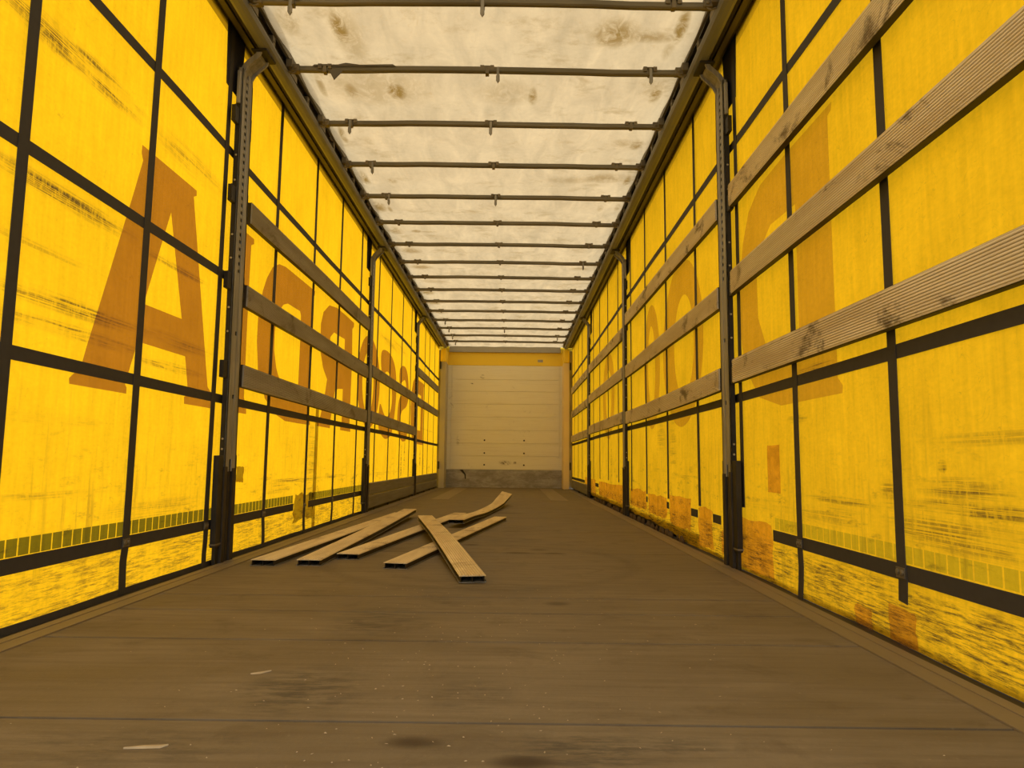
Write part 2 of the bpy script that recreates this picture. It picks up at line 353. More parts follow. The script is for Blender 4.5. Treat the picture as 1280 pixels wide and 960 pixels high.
for i, (x0, x1) in enumerate(((-.90, -.68), (.66, .89))):
    o = MB().box(x0, x1, 9.3, 13.2, 0, .003).build('trim_%d' % (i+3), 'edge')
    tag(o, ('left' if i == 0 else 'right')+' pale strip let into the floor near the front wall', 'floor strip', kind='structure')

# front wall
fw = empty('wall_front', (0, LEN, 0)); tag(fw, 'pale boarded front bulkhead with yellow header at the far end', 'wall', kind='structure')
b = MB()
zz = [.34, .60, .84, 1.09, 1.345, 1.595, 1.84, 2.07, 2.345]
for a, c in zip(zz[:-1], zz[1:]): b.box(-1.04, 1.045, 0, .03, a+.003, c-.003)
b.build('wall_board', 'front', fw, bevel=.003)
MB().box(-1.17, -1.045, -.004, .03, .34, 2.345).box(1.05, 1.14, -.004, .03, .34, 2.345).box(-1.16, 1.13, .012, .05, .3, 2.36).build('side_panel', 'front', fw, bevel=.002)
MB().box(-1.17, 1.14, -.012, .03, -.005, .338).build('kick_plate', 'kick', fw, bevel=.002)
MB().box(-1.30, 1.30, .0, .05, 2.348, 2.60).box(-1.33, 1.33, .012, .05, 2.60, 2.76).build('header', 'yellow', fw)
MB().box(-1.10, 1.06, -.04, .05, 2.60, 2.715).box(-1.10, 1.06, -.055, -.03, 2.60, 2.612).build('roof_beam', 'beam', fw, bevel=.004)
for xx in (-.392, .368):
    for zc in (.43, .655, .90): MB().dome((xx, 0, zc), (0, -1, 0), .016, .008).build('rivet', 'post_dark', fw)
MB().add([(-.86, -.014, .335), (-.80, -.014, .335), (-.74, -.014, .25), (-.735, -.014, .16), (-.755, -.014, .16), (-.765, -.014, .24)], [(0, 1, 2, 3, 4, 5)]).build('scuff', 'post_dark', fw)
MB().box(.62, .72, -.003, .0, 2.42, 2.47).build('sticker', 'beam', fw)
for s, mat in ((-1, 'greypost'), (1, 'cream')):
    x0, x1 = ((-1.215, -1.115) if s < 0 else (1.095, 1.20))
    MB().box(x0, x1, -.45, .0, -.0, 2.35).build('corner_post', mat, fw, bevel=.004)
    MB().box(x0, x1, -.45, .0, 2.352, 2.60).build('corner_casting', 'yellow', fw, bevel=.02, seg=4)
    MB().box(s*1.20, s*1.33, -.14, .04, -.1, 2.62).build('corner_casing', 'post', fw, bevel=.004)
    k = MB()
    for zc in (.42, 2.28): k.box(s*1.205, s*1.23, -.50, -.452, zc-.07, zc+.07)
    k.build('lock_bracket', 'post_dark', fw, bevel=.003)

# roof
def grid(nx, ny, fn):
    vs = [fn(i/nx, j/ny) for j in range(ny+1) for i in range(nx+1)]
    return vs, [(j*(nx+1)+i, j*(nx+1)+i+1, (j+1)*(nx+1)+i+1, (j+1)*(nx+1)+i) for j in range(ny) for i in range(nx)]
BOWS = [3.11, 3.69, 4.32, 4.95, 5.575, 6.21, 6.855, 7.485, 8.113, 8.73, 9.38, 10.0, 10.665, 11.32, 11.985, 12.6]
def roofz(x, y):
    return ROOF + .012*math.cos((y-3.11)*2*math.pi/.628) + .010*mnoise.noise(V((x*2.3, y*2.1, 3.))) + .005*mnoise.noise(V((x*7, y*6, 9.)))
vs, fs = grid(60, 340, lambda u, v: (-1.125+2.25*u, -.2+13.78*v, roofz(-1.125+2.25*u, -.2+13.78*v)))
ceil = tag(MB().add(vs, fs).build('ceiling', 'roof', smooth=True), 'cream translucent roof tarpaulin stained brown near its edges', 'roof', kind='structure')

# ------------------------------------------------------------------ side curtains
def ccurve(s, y, z):
    """inward offset of the sheet from the plane x = s*XC"""
    w = .0012*math.sin(y*4.1+z*1.3+s) + .0006*math.sin(y*7.+z*3.1)
    lo = max(0., .20-z)/.2
    w += lo*(.005*math.sin(y*7+s*2) + .002*mnoise.noise(V((y*3, z*3, s*4.))))
    return w
def cpt(s, y, z, off=0.): return (s*(XC - ccurve(s, y, z) - off), y*KC[s], CH+(z-CH)*KC[s])
def ribbon(mb, s, path, w, th=.0026, off=.005):
    """webbing laid along the sheet; path of (y,z)"""
    n = len(path); ring = []
    for i, (y, z) in enumerate(path):
        a = path[max(i-1, 0)]; b2 = path[min(i+1, n-1)]
        d = V((0, b2[0]-a[0], b2[1]-a[1])).normalized(); nrm = V((0, -d.z, d.y))
        for sgn in (-1, 1):
            for o in (off, off+th):
                q = V((0, y, z)) + nrm*(sgn*w/2); ring.append(cpt(s, q.y, q.z, o))
    fs = []
    for i in range(n-1):
        k = i*4; m = k+4
        fs += [(k, k+1, m+1, m), (k+1, k+3, m+3, m+1), (k+3, k+2, m+2, m+3), (k+2, k, m, m+2)]
    fs += [(0, 2, 3, 1), ((n-1)*4, (n-1)*4+1, (n-1)*4+3, (n-1)*4+2)]
    return mb.add(ring, fs)
def hpath(y0, y1, z, st=.15, dz=None):
    n = max(2, int((y1-y0)/st)+1); return [(y0+(y1-y0)*i/(n-1), z + (dz(y0+(y1-y0)*i/(n-1)) if dz else 0)) for i in range(n)]
def vpath(y, z0, z1, st=.06, wob=0):
    n = int((z1-z0)/st)+2; return [(y + (wob*math.sin((z0+(z1-z0)*i/(n-1))*26+y*3) if z0+(z1-z0)*i/(n-1) < .19 else 0), z0+(z1-z0)*i/(n-1)) for i in range(n)]
def filled(outer, holes=()):
    """triangulate an outline with holes in the (y,z) plane"""
    from mathutils.geometry import tessellate_polygon
    loops = [[V((a, b, 0)) for a, b in outer]] + [[V((a, b, 0)) for a, b in h] for h in holes]
    tris = tessellate_polygon(loops); pts = [p for l in loops for p in l]
    return pts, tris
def film_part(name, s, outer, mat, parent, holes=(), off=.0024, label=None):
    pts, tris = filled(outer, holes)
    o = MB().add([(0, p.x, p.y) for p in pts], tris).build(name, mat, parent)
    bm = bmesh.new(); bm.from_mesh(o.data)
    for _ in range(2 if max(a for a, b2 in outer)-min(a for a, b2 in outer) < 2 else 1):
        bmesh.ops.subdivide_edges(bm, edges=[e for e in bm.edges if e.calc_length() > .05], cuts=3, use_grid_fill=True)
    bmesh.ops.triangulate(bm, faces=bm.faces)
    for v_ in bm.verts: v_.co = cpt(s, v_.co.y, v_.co.z, off)
    bm.to_mesh(o.data); bm.free()
    if label: o['label'] = label
    return o
def smooth_loop(pts, n=4):
    out = []; L = len(pts)
    for i in range(L):
        p0, p1, p2, p3 = (V((*pts[(i+k-1) % L], 0)) for k in range(4))
        for j in range(n):
            t_ = j/n
            q = .5*((2*p1)+(-p0+p2)*t_+(2*p0-5*p1+4*p2-p3)*t_*t_+(-p0+3*p1-3*p2+p3)*t_**3); out.append((q.x, q.y))
    return out
def ell(cyy, cz, ry, rz, n=40, a0=0, a1=360):
    return [(cyy+ry*math.cos(math.radians(a0+(a1-a0)*i/n)), cz+rz*math.sin(math.radians(a0+(a1-a0)*i/n))) for i in range(n)]
A_out = [(2.592, 1.697), (3.054, 1.696), (3.057, 1.674), (3.03, 1.659), (3.283, .835), (3.378, .782), (3.377, .738), (3.063, .738), (3.059, .767), (3.095, .783), (3.045, .944), (2.655, .943), (2.588, .772), (2.60, .761), (2.601, .738), (2.262, .738), (2.259, .756), (2.318, .802), (2.335, .86), (2.56, 1.50), (2.606, 1.640), (2.592, 1.662)]
A_in = [(2.843, 1.519), (2.993, 1.099), (2.681, 1.095)]
I_out = [(3.493, 1.70), (3.766, 1.701), (3.77, 1.675), (3.731, 1.656), (3.728, 1.458), (3.735, .827), (3.776, .766), (3.78, .741), (3.482, .739), (3.50, .79), (3.54, .83), (3.54, 1.62), (3.50, 1.66)]
D_out = [(4.307, 1.697), (4.775, 1.70), (4.961, 1.70), (4.954, 1.667), (4.902, 1.647), (4.911, 1.453), (4.92, 1.018), (4.925, .79), (4.966, .765), (4.966, .742), (4.697, .740), (4.427, .740), (4.249, .770), (4.053, .85), (3.924, .995), (3.885, 1.15), (3.885, 1.29), (3.936, 1.454), (3.994, 1.546), (4.08, 1.633), (4.186, 1.68)]
D_in = [(4.30, 1.455), (4.381, 1.480), (4.63, 1.485), (4.655, 1.46), (4.664, 1.307), (4.663, 1.01), (4.64, .93), (4.45, .925), (4.30, .975), (4.22, 1.05), (4.170, 1.15), (4.165, 1.26), (4.20, 1.38)]
R_out = [(5.60, 1.72), (5.368, 1.69), (5.207, 1.602), (5.145, 1.50), (5.155, 1.305), (5.25, 1.187), (5.38, 1.115), (5.335, 1.007), (5.23, .823), (5.15, .785), (5.153, .745), (5.522, .745), (5.523, .791), (5.567, .907), (5.640, 1.06), (5.76, 1.08), (5.885, 1.09), (5.890, .979), (5.888, .811), (5.85, .777), (5.85, .745), (6.205, .745), (6.205, .78), (6.165, .80), (6.165, .87), (6.178, 1.307), (6.17, 1.45), (6.149, 1.65), (6.203, 1.68), (6.203, 1.715), (5.90, 1.72)]
R_in = [(5.43, 1.45), (5.54, 1.508), (5.667, 1.508), (5.886, 1.514), (5.9, 1.305), (5.658, 1.298), (5.504, 1.319), (5.44, 1.37)]
O_out = ell(6.95, 1.27, .545, .455); O_in = ell(6.90, 1.255, .27, .30)
C_out = smooth_loop([(7.80, 1.72), (7.53, 1.655), (7.56, 1.47), (7.74, 1.458), (7.919, 1.496), (8.142, 1.454), (8.27, 1.253), (8.225, 1.097), (8.004, .995), (7.801, 1.0), (7.54, 1.10), (7.50, .85), (7.70, .765), (7.947, .738), (8.28, .80), (8.44, .977), (8.54, 1.169), (8.56, 1.387), (8.456, 1.60), (8.18, 1.705)])
S_out = smooth_loop([(9.113, 1.72), (8.80, 1.64), (8.79, 1.47), (8.96, 1.49), (9.20, 1.545), (9.33, 1.47), (9.26, 1.37), (8.85, 1.29), (8.70, 1.10), (8.74, .87), (9.10, .745), (9.46, .79), (9.50, .95), (9.30, .92), (9.02, .90), (8.92, 1.02), (9.05, 1.13), (9.40, 1.22), (9.56, 1.40), (9.42, 1.65)])
E_out = [(10.2, 1.70), (11.20, 1.70), (11.20, 1.67), (11.15, 1.65), (11.15, .80), (11.20, .77), (11.20, .74), (10.3, .742), (10.0, .80), (9.83, 1.0), (9.79, 1.22), (9.85, 1.45), (9.99, 1.62)]
E_in = [(10.35, 1.49), (10.85, 1.49), (10.85, .95), (10.45, .95), (10.25, 1.03), (10.16, 1.22), (10.2, 1.4)]
RD_out = [(2.353, 1.769), (2.361, 1.742), (2.389, 1.735), (2.389, .80), (2.355, .77), (2.36, .745), (2.9, .745), (3.15, .80), (3.33, .95), (3.405, 1.15), (3.40, 1.38), (3.33, 1.57), (3.24, 1.69), (3.08, 1.756), (2.758, 1.769)]
RD_in = [(2.695, 1.525), (2.961, 1.533), (3.09, 1.47), (3.15, 1.341), (3.145, 1.162), (3.06, 1.03), (2.93, .97), (2.695, .96)]

STR_L = [1.2, 1.956, 2.654, 3.335, 4.10, 4.89, 5.64, 6.41, 7.27, 8.05, 8.87, 9.66, 10.42, 11.18, 11.77, 12.55]
STR_R = [(1.3, .12), (2.03, .125), (2.735, 0), (3.395, .30), (4.19, .257), (5.03, .255), (5.83, .252), (6.57, .246), (7.38, .30), (8.19, .30), (8.97, .30), (9.70, .28), (10.5, .24), (11.3, .24), (11.97, .24), (12.76, .24)]
def make_curtain(s):
    left = s < 0
    def zb(y):
        if left: return .004
        e = .004 + (.045*min(1, max(0, (y-4.5)/1.2)))
        return e + (.012*mnoise.noise(V((y*6, 0, 1))) if y > 4.3 else 0)
    ny, nz = 150, 26
    def fn(u, v):
        y = -.2 + 13.56*u; z0 = zb(y); z = z0 + (2.68-z0)*(v**1.3); return cpt(s, y, z)
    vs, fs = grid(ny, nz, fn)
    c = MB().add(vs, fs).build('side_curtain', 'curtain_left' if left else 'curtain_right', smooth=True)
    tag(c, ('glowing yellow left-hand tarpaulin curtain with large brown mirrored letters' if left
            else 'duller yellow right-hand tarpaulin curtain with faded letter and orange patches'), 'tarpaulin curtain')
    # webbing
    ups = [.192, .795, 1.402, 2.032] if left else [.208, .828, 1.42, 2.115]
    for k, z in enumerate(ups):
        w = .046 if k else .046
        if not left and k == 0:
            for a, b2 in ((-.2, 3.02), (3.78, 3.93), (4.25, 4.40), (5.03, 5.10), (5.83, 5.88), (9.15, 9.5), (10.9, 13.33)):
                ribbon(MB(), s, hpath(a, b2, z), w).build('horizontal_strap', 'strap', c)
        elif left and k == 0:
            for a, b2 in ((-.2, 4.66), (5.0, 13.33)): ribbon(MB(), s, hpath(a, b2, z), w).build('horizontal_strap', 'strap', c)
        else:
            dz = (lambda y: .010*math.sin(y*.9)) if k == 3 else (lambda y: .006*math.sin(y*.8+1))
            if not left and k == 3: dz = lambda y: .02*(min(y, 3.5)-3.5)/1.25 - .02*max(0, y-6)/6
            ribbon(MB(), s, hpath(-.2, 13.33, z, dz=dz), .042).build('horizontal_strap', 'strap', c)
    for it in (STR_L if left else STR_R):
        y, z0 = (it, .002) if left else it
        if left and 6.6 < y: z0 = .02
        o = ribbon(MB(), s, vpath(y, z0, 2.68, wob=.006), .045, off=.0082).build('vertical_strap', 'strap', c)
        if z0 < .15:
            q = cpt(s, y, ups[0], .0112)
            b = MB().box(q[0], q[0]-s*.003, q[1]-.022, q[1]+.022, q[2]-.016, q[2]+.014)
            for e_ in (-.011, .011): b.dome((q[0]-s*.003, q[1]+e_, q[2]), (-s, 0, 0), .009, .005, 8)
            tag(b.build('buckle', 'clip', o))
    # bottom webbing, and a top film band painting in the roof rail's shade
    if left: ribbon(MB(), s, hpath(-.2, 13.33, .004), .040, th=.004).build('bottom_hem', 'strap', c)
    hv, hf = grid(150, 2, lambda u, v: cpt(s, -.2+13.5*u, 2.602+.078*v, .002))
    MB().add(hv, hf).build('rail_shade_band', 'hem' if left else 'rail_shade_r', c)
    # row of conspicuity blocks above the lowest strap
    mk = MB(); mk2 = MB(); y = -.18; zt = (.217, .268) if left else (.235, .282)
    while y < (9.5 if left else 3.0):
        if not (left and (4.66 < y < 4.98)):
            (mk if y < 4.8 else mk2).add([cpt(s, y, zt[0], .0028), cpt(s, y+.0455, zt[0], .0028), cpt(s, y+.0455, zt[1], .0028), cpt(s, y, zt[1], .0028)], [(0, 1, 2, 3)])
        y += .0515
    mk.build('marker_strip', 'marker' if left else 'marker_r', c)
    if left: mk2.build('marker_strip', 'marker', c)
    if left:
        for nm, o, h in (('A', A_out, [A_in]), ('I', I_out, []), ('D', D_out, [D_in]), ('R', R_out, [R_in]), ('O', O_out, [O_in]), ('C', C_out, []), ('S', S_out, []), ('D', E_out, [E_in])):
            film_part('letter', s, o, 'ink_left', c, h, label='brown mirrored capital letter '+nm)
    else:
        film_part('letter', s, RD_out, 'ink_right', c, [RD_in], label='faded tan mirrored letter D')
        film_part('letter', s, ell(4.62, 1.29, .56, .55), 'ink_right', c, [ell(4.55, 1.27, .27, .33)], label='faded tan round letter')
        film_part('letter', s, ell(5.62, 1.27, .32, .5), 'ink_right', c, [ell(5.62, 1.27, .14, .33)], label='faded tan narrow round letter')
        film_part('letter', s, ell(8.2, 1.27, .5, .5), 'ink_right', c, [ell(8.2, 1.27, .25, .3)], label='faded tan distant round letter')
    def patch(y0, y1, z0, z1, mat, jag=.012, lab=None, seed=0):
        rnd = random.Random(seed); pts = []
        for a, b2, c2, d2 in ((y0, z0, y1, z0), (y1, z0, y1, z1), (y1, z1, y0, z1), (y0, z1, y0, z0)):
            for i in range(6): pts.append((a+(c2-a)*i/6+rnd.uniform(-jag, jag), b2+(d2-b2)*i/6+rnd.uniform(-jag, jag)*.6))
        film_part('repair_patch', s, pts, mat, c, off=.0038, label=lab)
    if left:
        patch(5.10, 5.18, .02, .98, 'olive', .003, 'olive tape strip repairing the curtain', 3)
        patch(4.68, 5.12, .10, .27, 'olive', .03, 'ragged olive repair patch over the torn strap', 4)
        patch(3.68, 3.78, .38, .46, 'olive', .006, 'small olive patch beside the post', 5)
    else:
        patch(2.93, 3.075, .385, .585, 'orange', .002, 'small orange rectangular patch', 6)
        patch(2.23, 2.335, .005, .066, 'orange', .006, 'orange patch by the floor', 7)
        patch(1.98, 2.13, .005, .105, 'orange', .007, 'larger orange patch by the floor', 8)
        patch(3.04, 3.50, .02, .25, 'orange', .01, 'orange discoloured patch beside the post', 9)
        for i, (a, b2, z0, z1) in enumerate(((3.60, 3.78, .03, .16), (3.95, 4.24, .03, .25), (4.42, 5.01, .09, .28), (5.11, 5.80, .11, .26), (5.90, 6.70, .11, .27), (6.75, 9.1, .09, .27), (9.5, 10.85, .08, .27))):
            patch(a, b2, z0, z1, 'orange', .018, None, 20+i)
    for py in POSTS[s]:
        film = [(py-.145, 2.36), (py+.03, 2.355), (py+.06, 2.72), (py-.17, 2.72)]
        w = MB(); x0, x1 = s*(XC-.0075), s*(XC-.0045)
        w.sweep([(a, b2) for a, b2 in film], [(V((x0, 0, 0)), V((0, 1, 0)), V((0, 0, 1))), (V((x1, 0, 0)), V((0, 1, 0)), V((0, 0, 1)))])
        w.build('post_pad', 'navy', c)
    return c
make_curtain(-1); make_curtain(1)

# ------------------------------------------------------------------ roof rails
for s in (-1, 1):
    r = empty('roof_rail', (0, 0, 0))
    tag(r, ('left' if s < 0 else 'right')+'-hand long aluminium roof rail above the '+('bright' if s < 0 else 'duller')+' curtain', 'roof rail', 'roof rails')
    Y0, Y1 = -.2, LEN-.5
    fr = [(V((0, Y0, 0)), V((s, 0, 0)), V((0, 0, 1))), (V((0, Y1, 0)), V((s, 0, 0)), V((0, 0, 1)))]
    MB().sweep([(1.098, 2.625), (1.106, 2.607), (1.125, 2.600), (1.150, 2.600), (1.166, 2.607), (1.172, 2.622), (1.172, 2.634), (1.166, 2.638), (1.104, 2.638), (1.098, 2.634)], fr).build('rounded_beam', 'rail', r)
    MB().sweep([(1.180, 2.640), (1.196, 2.632), (1.198, 2.650), (1.206, 2.650), (1.208, 2.634), (1.236, 2.634), (1.238, 2.70), (1.180, 2.70)], fr).build('curtain_track', 'rail_olive', r)
    MB().box(s*1.172, s*1.182, Y0, Y1, 2.648, 2.70).box(s*1.236, s*1.268, Y0, Y1, 2.672, 2.71).box(s*1.112, s*1.305, Y0, LEN, 2.706, 2.716).box(s*1.128, s*1.136, Y0, Y1, 2.634, 2.708).build('dark_web', 'rail_dark', r)
    MB().box(s*1.091, s*1.107, Y0, Y1+.35, 2.700, 2.740).build('roof_track', 'track', r, bevel=.002)
    for k in range(42):
        y = .35 + k*.31
        if y > Y1-.1: break
        if k % 2: MB().box(s*1.104, s*1.128, y, y+.10, 2.652, 2.690).build('bracket', 'clip', r)
        else: MB().box(s*1.104, s*1.128, y, y+.035, 2.638, 2.694).dome((s*1.104, y+.017, 2.666), (-s, 0, 0), .007, .005, 8).build('bracket', 'clip', r)
    MB().box(s*1.295, s*1.306, Y0, LEN, 2.675, 2.716).build('outer_gutter', 'rail', r)

# ------------------------------------------------------------------ roof bows
ORD = ['nearest', 'second', 'third', 'fourth', 'fifth', 'sixth', 'seventh', 'eighth', 'ninth', 'tenth', 'eleventh', 'twelfth', 'thirteenth', 'fourteenth', 'fifteenth', 'farthest']
HOOK = {0: (-.90, 0), 1: (.06, .9), 2: (-.90, 0), 3: (-.88,), 4: (-.87, 0), 7: (.9,), 12: (-.9,), 13: (-.9, 0), 14: (-.9, .9), 15: (-.9,)}
def make_bow(i, y):
    z = 2.645
    o = empty('roof_bow', (0, y, z))
    tag(o, 'grey roof bow, '+(ORD[i] if i == 0 else ORD[i]+' from the camera' if i < 15 else 'farthest one, close to the front wall')+(' to the camera' if i == 0 else '')+(', torn scrap at its left end' if i == 1 else ''), 'roof bow', 'roof bows under the tarpaulin')
    prof = [(-.014, -.011), (-.008, -.018), (.008, -.018), (.014, -.011), (.014, .010), (.008, .016), (-.008, .016), (-.014, .010)]
    nseg = 12
    fr = [(V((-1.045+2.09*k/nseg, .004*math.sin(k*.7+i), -.006*(k/nseg-.5) + (.004 if abs(k-nseg/2) < 4 else 0))), V((0, 1, 0)), V((0, 0, 1))) for k in range(nseg+1)]
    MB().sweep(prof, fr).build('bow_tube', 'bow', o)
    for s in (-1, 1):
        e = MB().box(s*1.035, s*1.075, -.020, .020, -.018, .022).box(s*1.07, s*1.105, -.03, .03, .0, .045)
        e.dome((s*1.055, -.02, 0), (0, -1, 0), .010, .008, 8)
        e.tube([(s*1.05, -.01, -.018), (s*1.07, -.012, -.03), (s*1.095, -.01, -.018)], .006, 6)
        e.build('end_bracket', 'clip', o, bevel=.003)
    for xx in (-.895, 0., .897):
        k = MB().box(xx-.038, xx-.016, -.018, .018, -.002, .026).box(xx+.016, xx+.038, -.018, .018, -.002, .026).box(xx-.016, xx+.016, -.017, .017, .016, .024).box(xx-.010, xx+.010, -.018, .018, -.023, .02)
        k.build('clip', 'clip', o, bevel=.002)
    for xx in HOOK.get(i, ()):
        h = MB().box(xx-.007, xx+.007, -.021, -.016, -.055, .014)
        h.sweep([(-.010, 0), (.010, 0), (.010, -.03), (0, -.045), (-.010, -.03)], [(V((xx, -.024, -.035)), V((1, 0, 0)), V((0, 0, 1))), (V((xx, -.014, -.035)), V((1, 0, 0)), V((0, 0, 1)))])
        h.build('hook', 'post', o)
    if i == 1:
        w = MB()
        w.sweep([(-.87, .0), (-.79, .0), (-.84, -.058)], [(V((0, -.018, -.012)), V((1, 0, 0)), V((0, 0, 1))), (V((0, -.014, -.012)), V((1, 0, 0)), V((0, 0, 1)))])
        w.sweep([(-.96, .012), (-.50, .012), (-.52, .024), (-.70, .020), (-.78, .030), (-.82, .020), (-.95, .019)], [(V((0, -.019, 0)), V((1, 0, 0)), V((0, 0, 1))), (V((0, -.013, 0)), V((1, 0, 0)), V((0, 0, 1)))])
        tag(w.build('torn_scrap', 'torn', o), 'dark torn scrap of tarpaulin')
for i, y in enumerate(BOWS): make_bow(i, y)

# ------------------------------------------------------------------ side posts
def make_post(s):
    o = empty('side_post')
    F = lambda x: s*x
    # perforated inward channel: two flanges and a recessed web with slots
    c = MB().box(F(1.236), F(1.256), -.072, -.060, .44, 2.495).box(F(1.236), F(1.256), .056, .068, .44, 2.495)
    c.box(F(1.236), F(1.243), -.072, -.018, .44, 2.495).box(F(1.236), F(1.243), .012, .068, .44, 2.495).box(F(1.247), F(1.252), -.02, .014, .44, 2.495)
    for k in range(28):
        z = 1.42+k*.038
        c.box(F(1.2385), F(1.249), -.018, .012, z, z+.022)
    for k in range(3): c.box(F(1.238), F(1.249), -.018, .012, .50+k*.32, .80+k*.32)
    c.build('perforated_channel', 'post', o, bevel=.0012, seg=1)
    MB().box(F(1.256), F(1.262), -.076, .076, .0, 2.50).box(F(1.240), F(1.256), -.0765, -.072, .45, 2.34).box(F(1.238), F(1.256), .068, .075, .45, 2.46).build('back_flange', 'post_dark', o)  # rear-facing side near black, its shadow painted into the colour
    for z in (.55, .60, 1.13, 1.25, 1.50, 1.62, 1.90, 2.03):
        MB().dome((F(1.250), -.0765, z), (0, -1, 0), .0055, .003, 8).build('bolt', 'bolt', o)
    # curved neck up to the rail
    path = [(1.250, 2.44), (1.247, 2.485), (1.228, 2.520), (1.200, 2.548), (1.172, 2.572), (1.160, 2.602)]
    fr = []
    for i, (x, z) in enumerate(path):
        a = path[max(i-1, 0)]; d = path[min(i+1, 5)]; t_ = V((s*(d[0]-a[0]), 0, d[1]-a[1])).normalized(); n_ = V((-t_.z*s, 0, t_.x*s))
        fr.append((V((F(x), 0, z)), V((0, 1, 0)), n_))
    MB().sweep([(-.056, -.012), (.056, -.012), (.056, .014), (.044, .014), (.044, .002), (-.044, .002), (-.044, .014), (-.056, .014)], fr).build('curved_neck', 'post', o)
    MB().box(F(1.12), F(1.20), -.07, .07, 2.588, 2.600).build('head_plate', 'post_dark', o, bevel=.003)
    MB().box(F(1.240), F(1.256), -.092, -.066, 2.30, 2.47).build('guide_shoe', 'post', o, bevel=.003)
    # pockets that carry the planks, on both faces
    for z in (.94, 1.38, 1.82, 2.23):
        MB().box(F(1.242), F(1.262), -.128, -.077, z-.042, z+.042).box(F(1.238), F(1.245), -.134, -.126, z-.030, z+.042).build('plank_pocket', 'post_dark', o, bevel=.003)
        MB().box(F(1.240), F(1.262), .0755, .087, z-.062, z+.058).build('plank_pocket', 'post_dark', o, bevel=.003)
    # telescopic lower sleeve
    w = MB().box(F(1.231), F(1.256), -.076, -.040, .0, .465).box(F(1.231), F(1.256), .022, .068, .0, .455).box(F(1.243), F(1.256), -.04, .022, .0, .44).box(F(1.237), F(1.243), -.018, -.002, .0, .455)
    w.build('lower_sleeve', 'sleeve', o, bevel=.003)
    w = MB().box(F(1.238), F(1.264), -.138, -.078, .085, .52).box(F(1.238), F(1.264), .069, .086, .085, .52).box(F(1.245), F(1.262), -.115, -.08, .0, .085)
    w.build('guide_casing', 'post_dark', o, bevel=.003)
    MB().box(F(1.236), F(1.266), -.140, -.077, .095, .102).build('lower_clamp', 'clip', o)
    return o
NEAR = ('nearest', 'middle', 'farthest')
for s in (-1, 1):
    first = make_post(s)
    for i, y in enumerate(POSTS[s]):
        p = first if i == 0 else copy_tree(first)          # copied with its parts
        p.location = (0, y, 0)
        p.rotation_euler.x = 0
        if s < 0 and i == 0: p.location.y = 3.535; p.rotation_euler.x = .020      # this post leans a little towards the rear
        tag(p, '%s %s-hand steel side post, dark sleeved foot at the floor edge' % (NEAR[i], 'left' if s < 0 else 'right'), 'post', 'side posts')

# ------------------------------------------------------------------ slats between the posts
def slat_face_profile(h, ribs=12, d=.0030):
    """ribbed face: a = across the height, b = outwards from the slat"""
    pts = [(-h/2, -.006), (-h/2, 0)]
    for k in range(ribs):
        a = -h/2+.004+(h-.008)*k/ribs; w = (h-.008)/ribs
        pts += [(a+w*.10, d*.2), (a+w*.30, d), (a+w*.70, d), (a+w*.90, d*.2), (a+w*1., -d*.4)]
    pts += [(h/2, 0), (h/2, -.006)]
    return pts
def set_rib(o, prof, d, nfr):
    """stores how high each point stands on the ribs, so the grooves can be coloured darker"""
    a = o.data.attributes.new('rib', 'FLOAT', 'POINT'); a.data.foreach_set('value', [min(1., max(0., b/d)) if abs(w_) < max(p_[0] for p_ in prof)*.97 else 1. for _ in range(nfr) for w_, b in prof])
def side_slat(s, y0, y1, z, h=.110, mat='wood', dip=0., tilt=0., x=1.2315, n=10, label='', group=''):
    k_ = (x-s*CX)/(1.2-s*CX); z = CH+(z-CH)*k_; h *= k_      # heights were read off a plane at 1.2 m
    o = empty('wooden_plank', (s*x, (y0+y1)/2, z)); tag(o, label, 'plank', group)
    fr = []; fr2 = []
    for k in range(n+1):
        u = k/n; y = (u-.5)*(y1-y0)
        dz = -dip*math.sin(math.pi*u) + tilt*(u-.5) + .0015*math.sin(9*u+y0)
        dx = -.002*math.sin(math.pi*u)*s
        fr.append((V((dx, y, dz)), V((0, 0, 1)), V((-s, 0, 0))))
    pf = slat_face_profile(h); set_rib(MB().sweep(pf, fr).build('wood_face', mat, o), pf, .003, len(fr))
    ch = [(-h/2-.002, -.027), (h/2+.002, -.027), (h/2+.002, -.003), (h/2-.001, -.003), (h/2-.001, -.006), (-h/2+.001, -.006), (-h/2+.001, -.003), (-h/2-.002, -.003)]
    MB().sweep(ch, fr).build('metal_channel', 'rail_dark', o)
    return o
LVL = {'lowest': .935, 'middle': 1.335, 'top': 1.775}
BAY = {q: [(-.15, POSTS[q][0]-.142)] + [(POSTS[q][k]+.09, POSTS[q][k+1]-.142) for k in (0, 1)] + [(POSTS[q][2]+.09, 13.06)] for q in (-1, 1)}
BAY[-1][1] = (3.62, BAY[-1][1][1])
BN = ('in the nearest bay', 'in the second bay', 'in the third bay', 'in the farthest bay')
LS = {1: {'lowest': (.912, 0, -.015), 'middle': (1.325, 0, -.010), 'top': (1.770, 0, .005)}, 2: {'lowest': (.910, 0, -.01), 'middle': (1.36, 0, .0)}, 3: {'middle': (1.345, 0, .0), 'top': (1.775, 0, .005)}}
for bay, d in LS.items():
    for nm, (z, dip, tilt) in d.items():
        side_slat(-1, *BAY[-1][bay], z, mat='wood_shaded', dip=dip, tilt=tilt, label='weathered shade-toned ribbed plank on the left wall, %s plank %s' % ({'lowest': 'lower', 'middle': 'lower' if bay == 3 else ('upper' if bay == 2 else 'middle'), 'top': 'upper' if bay == 3 else 'top'}[nm], BN[bay]), group='left wall planks')
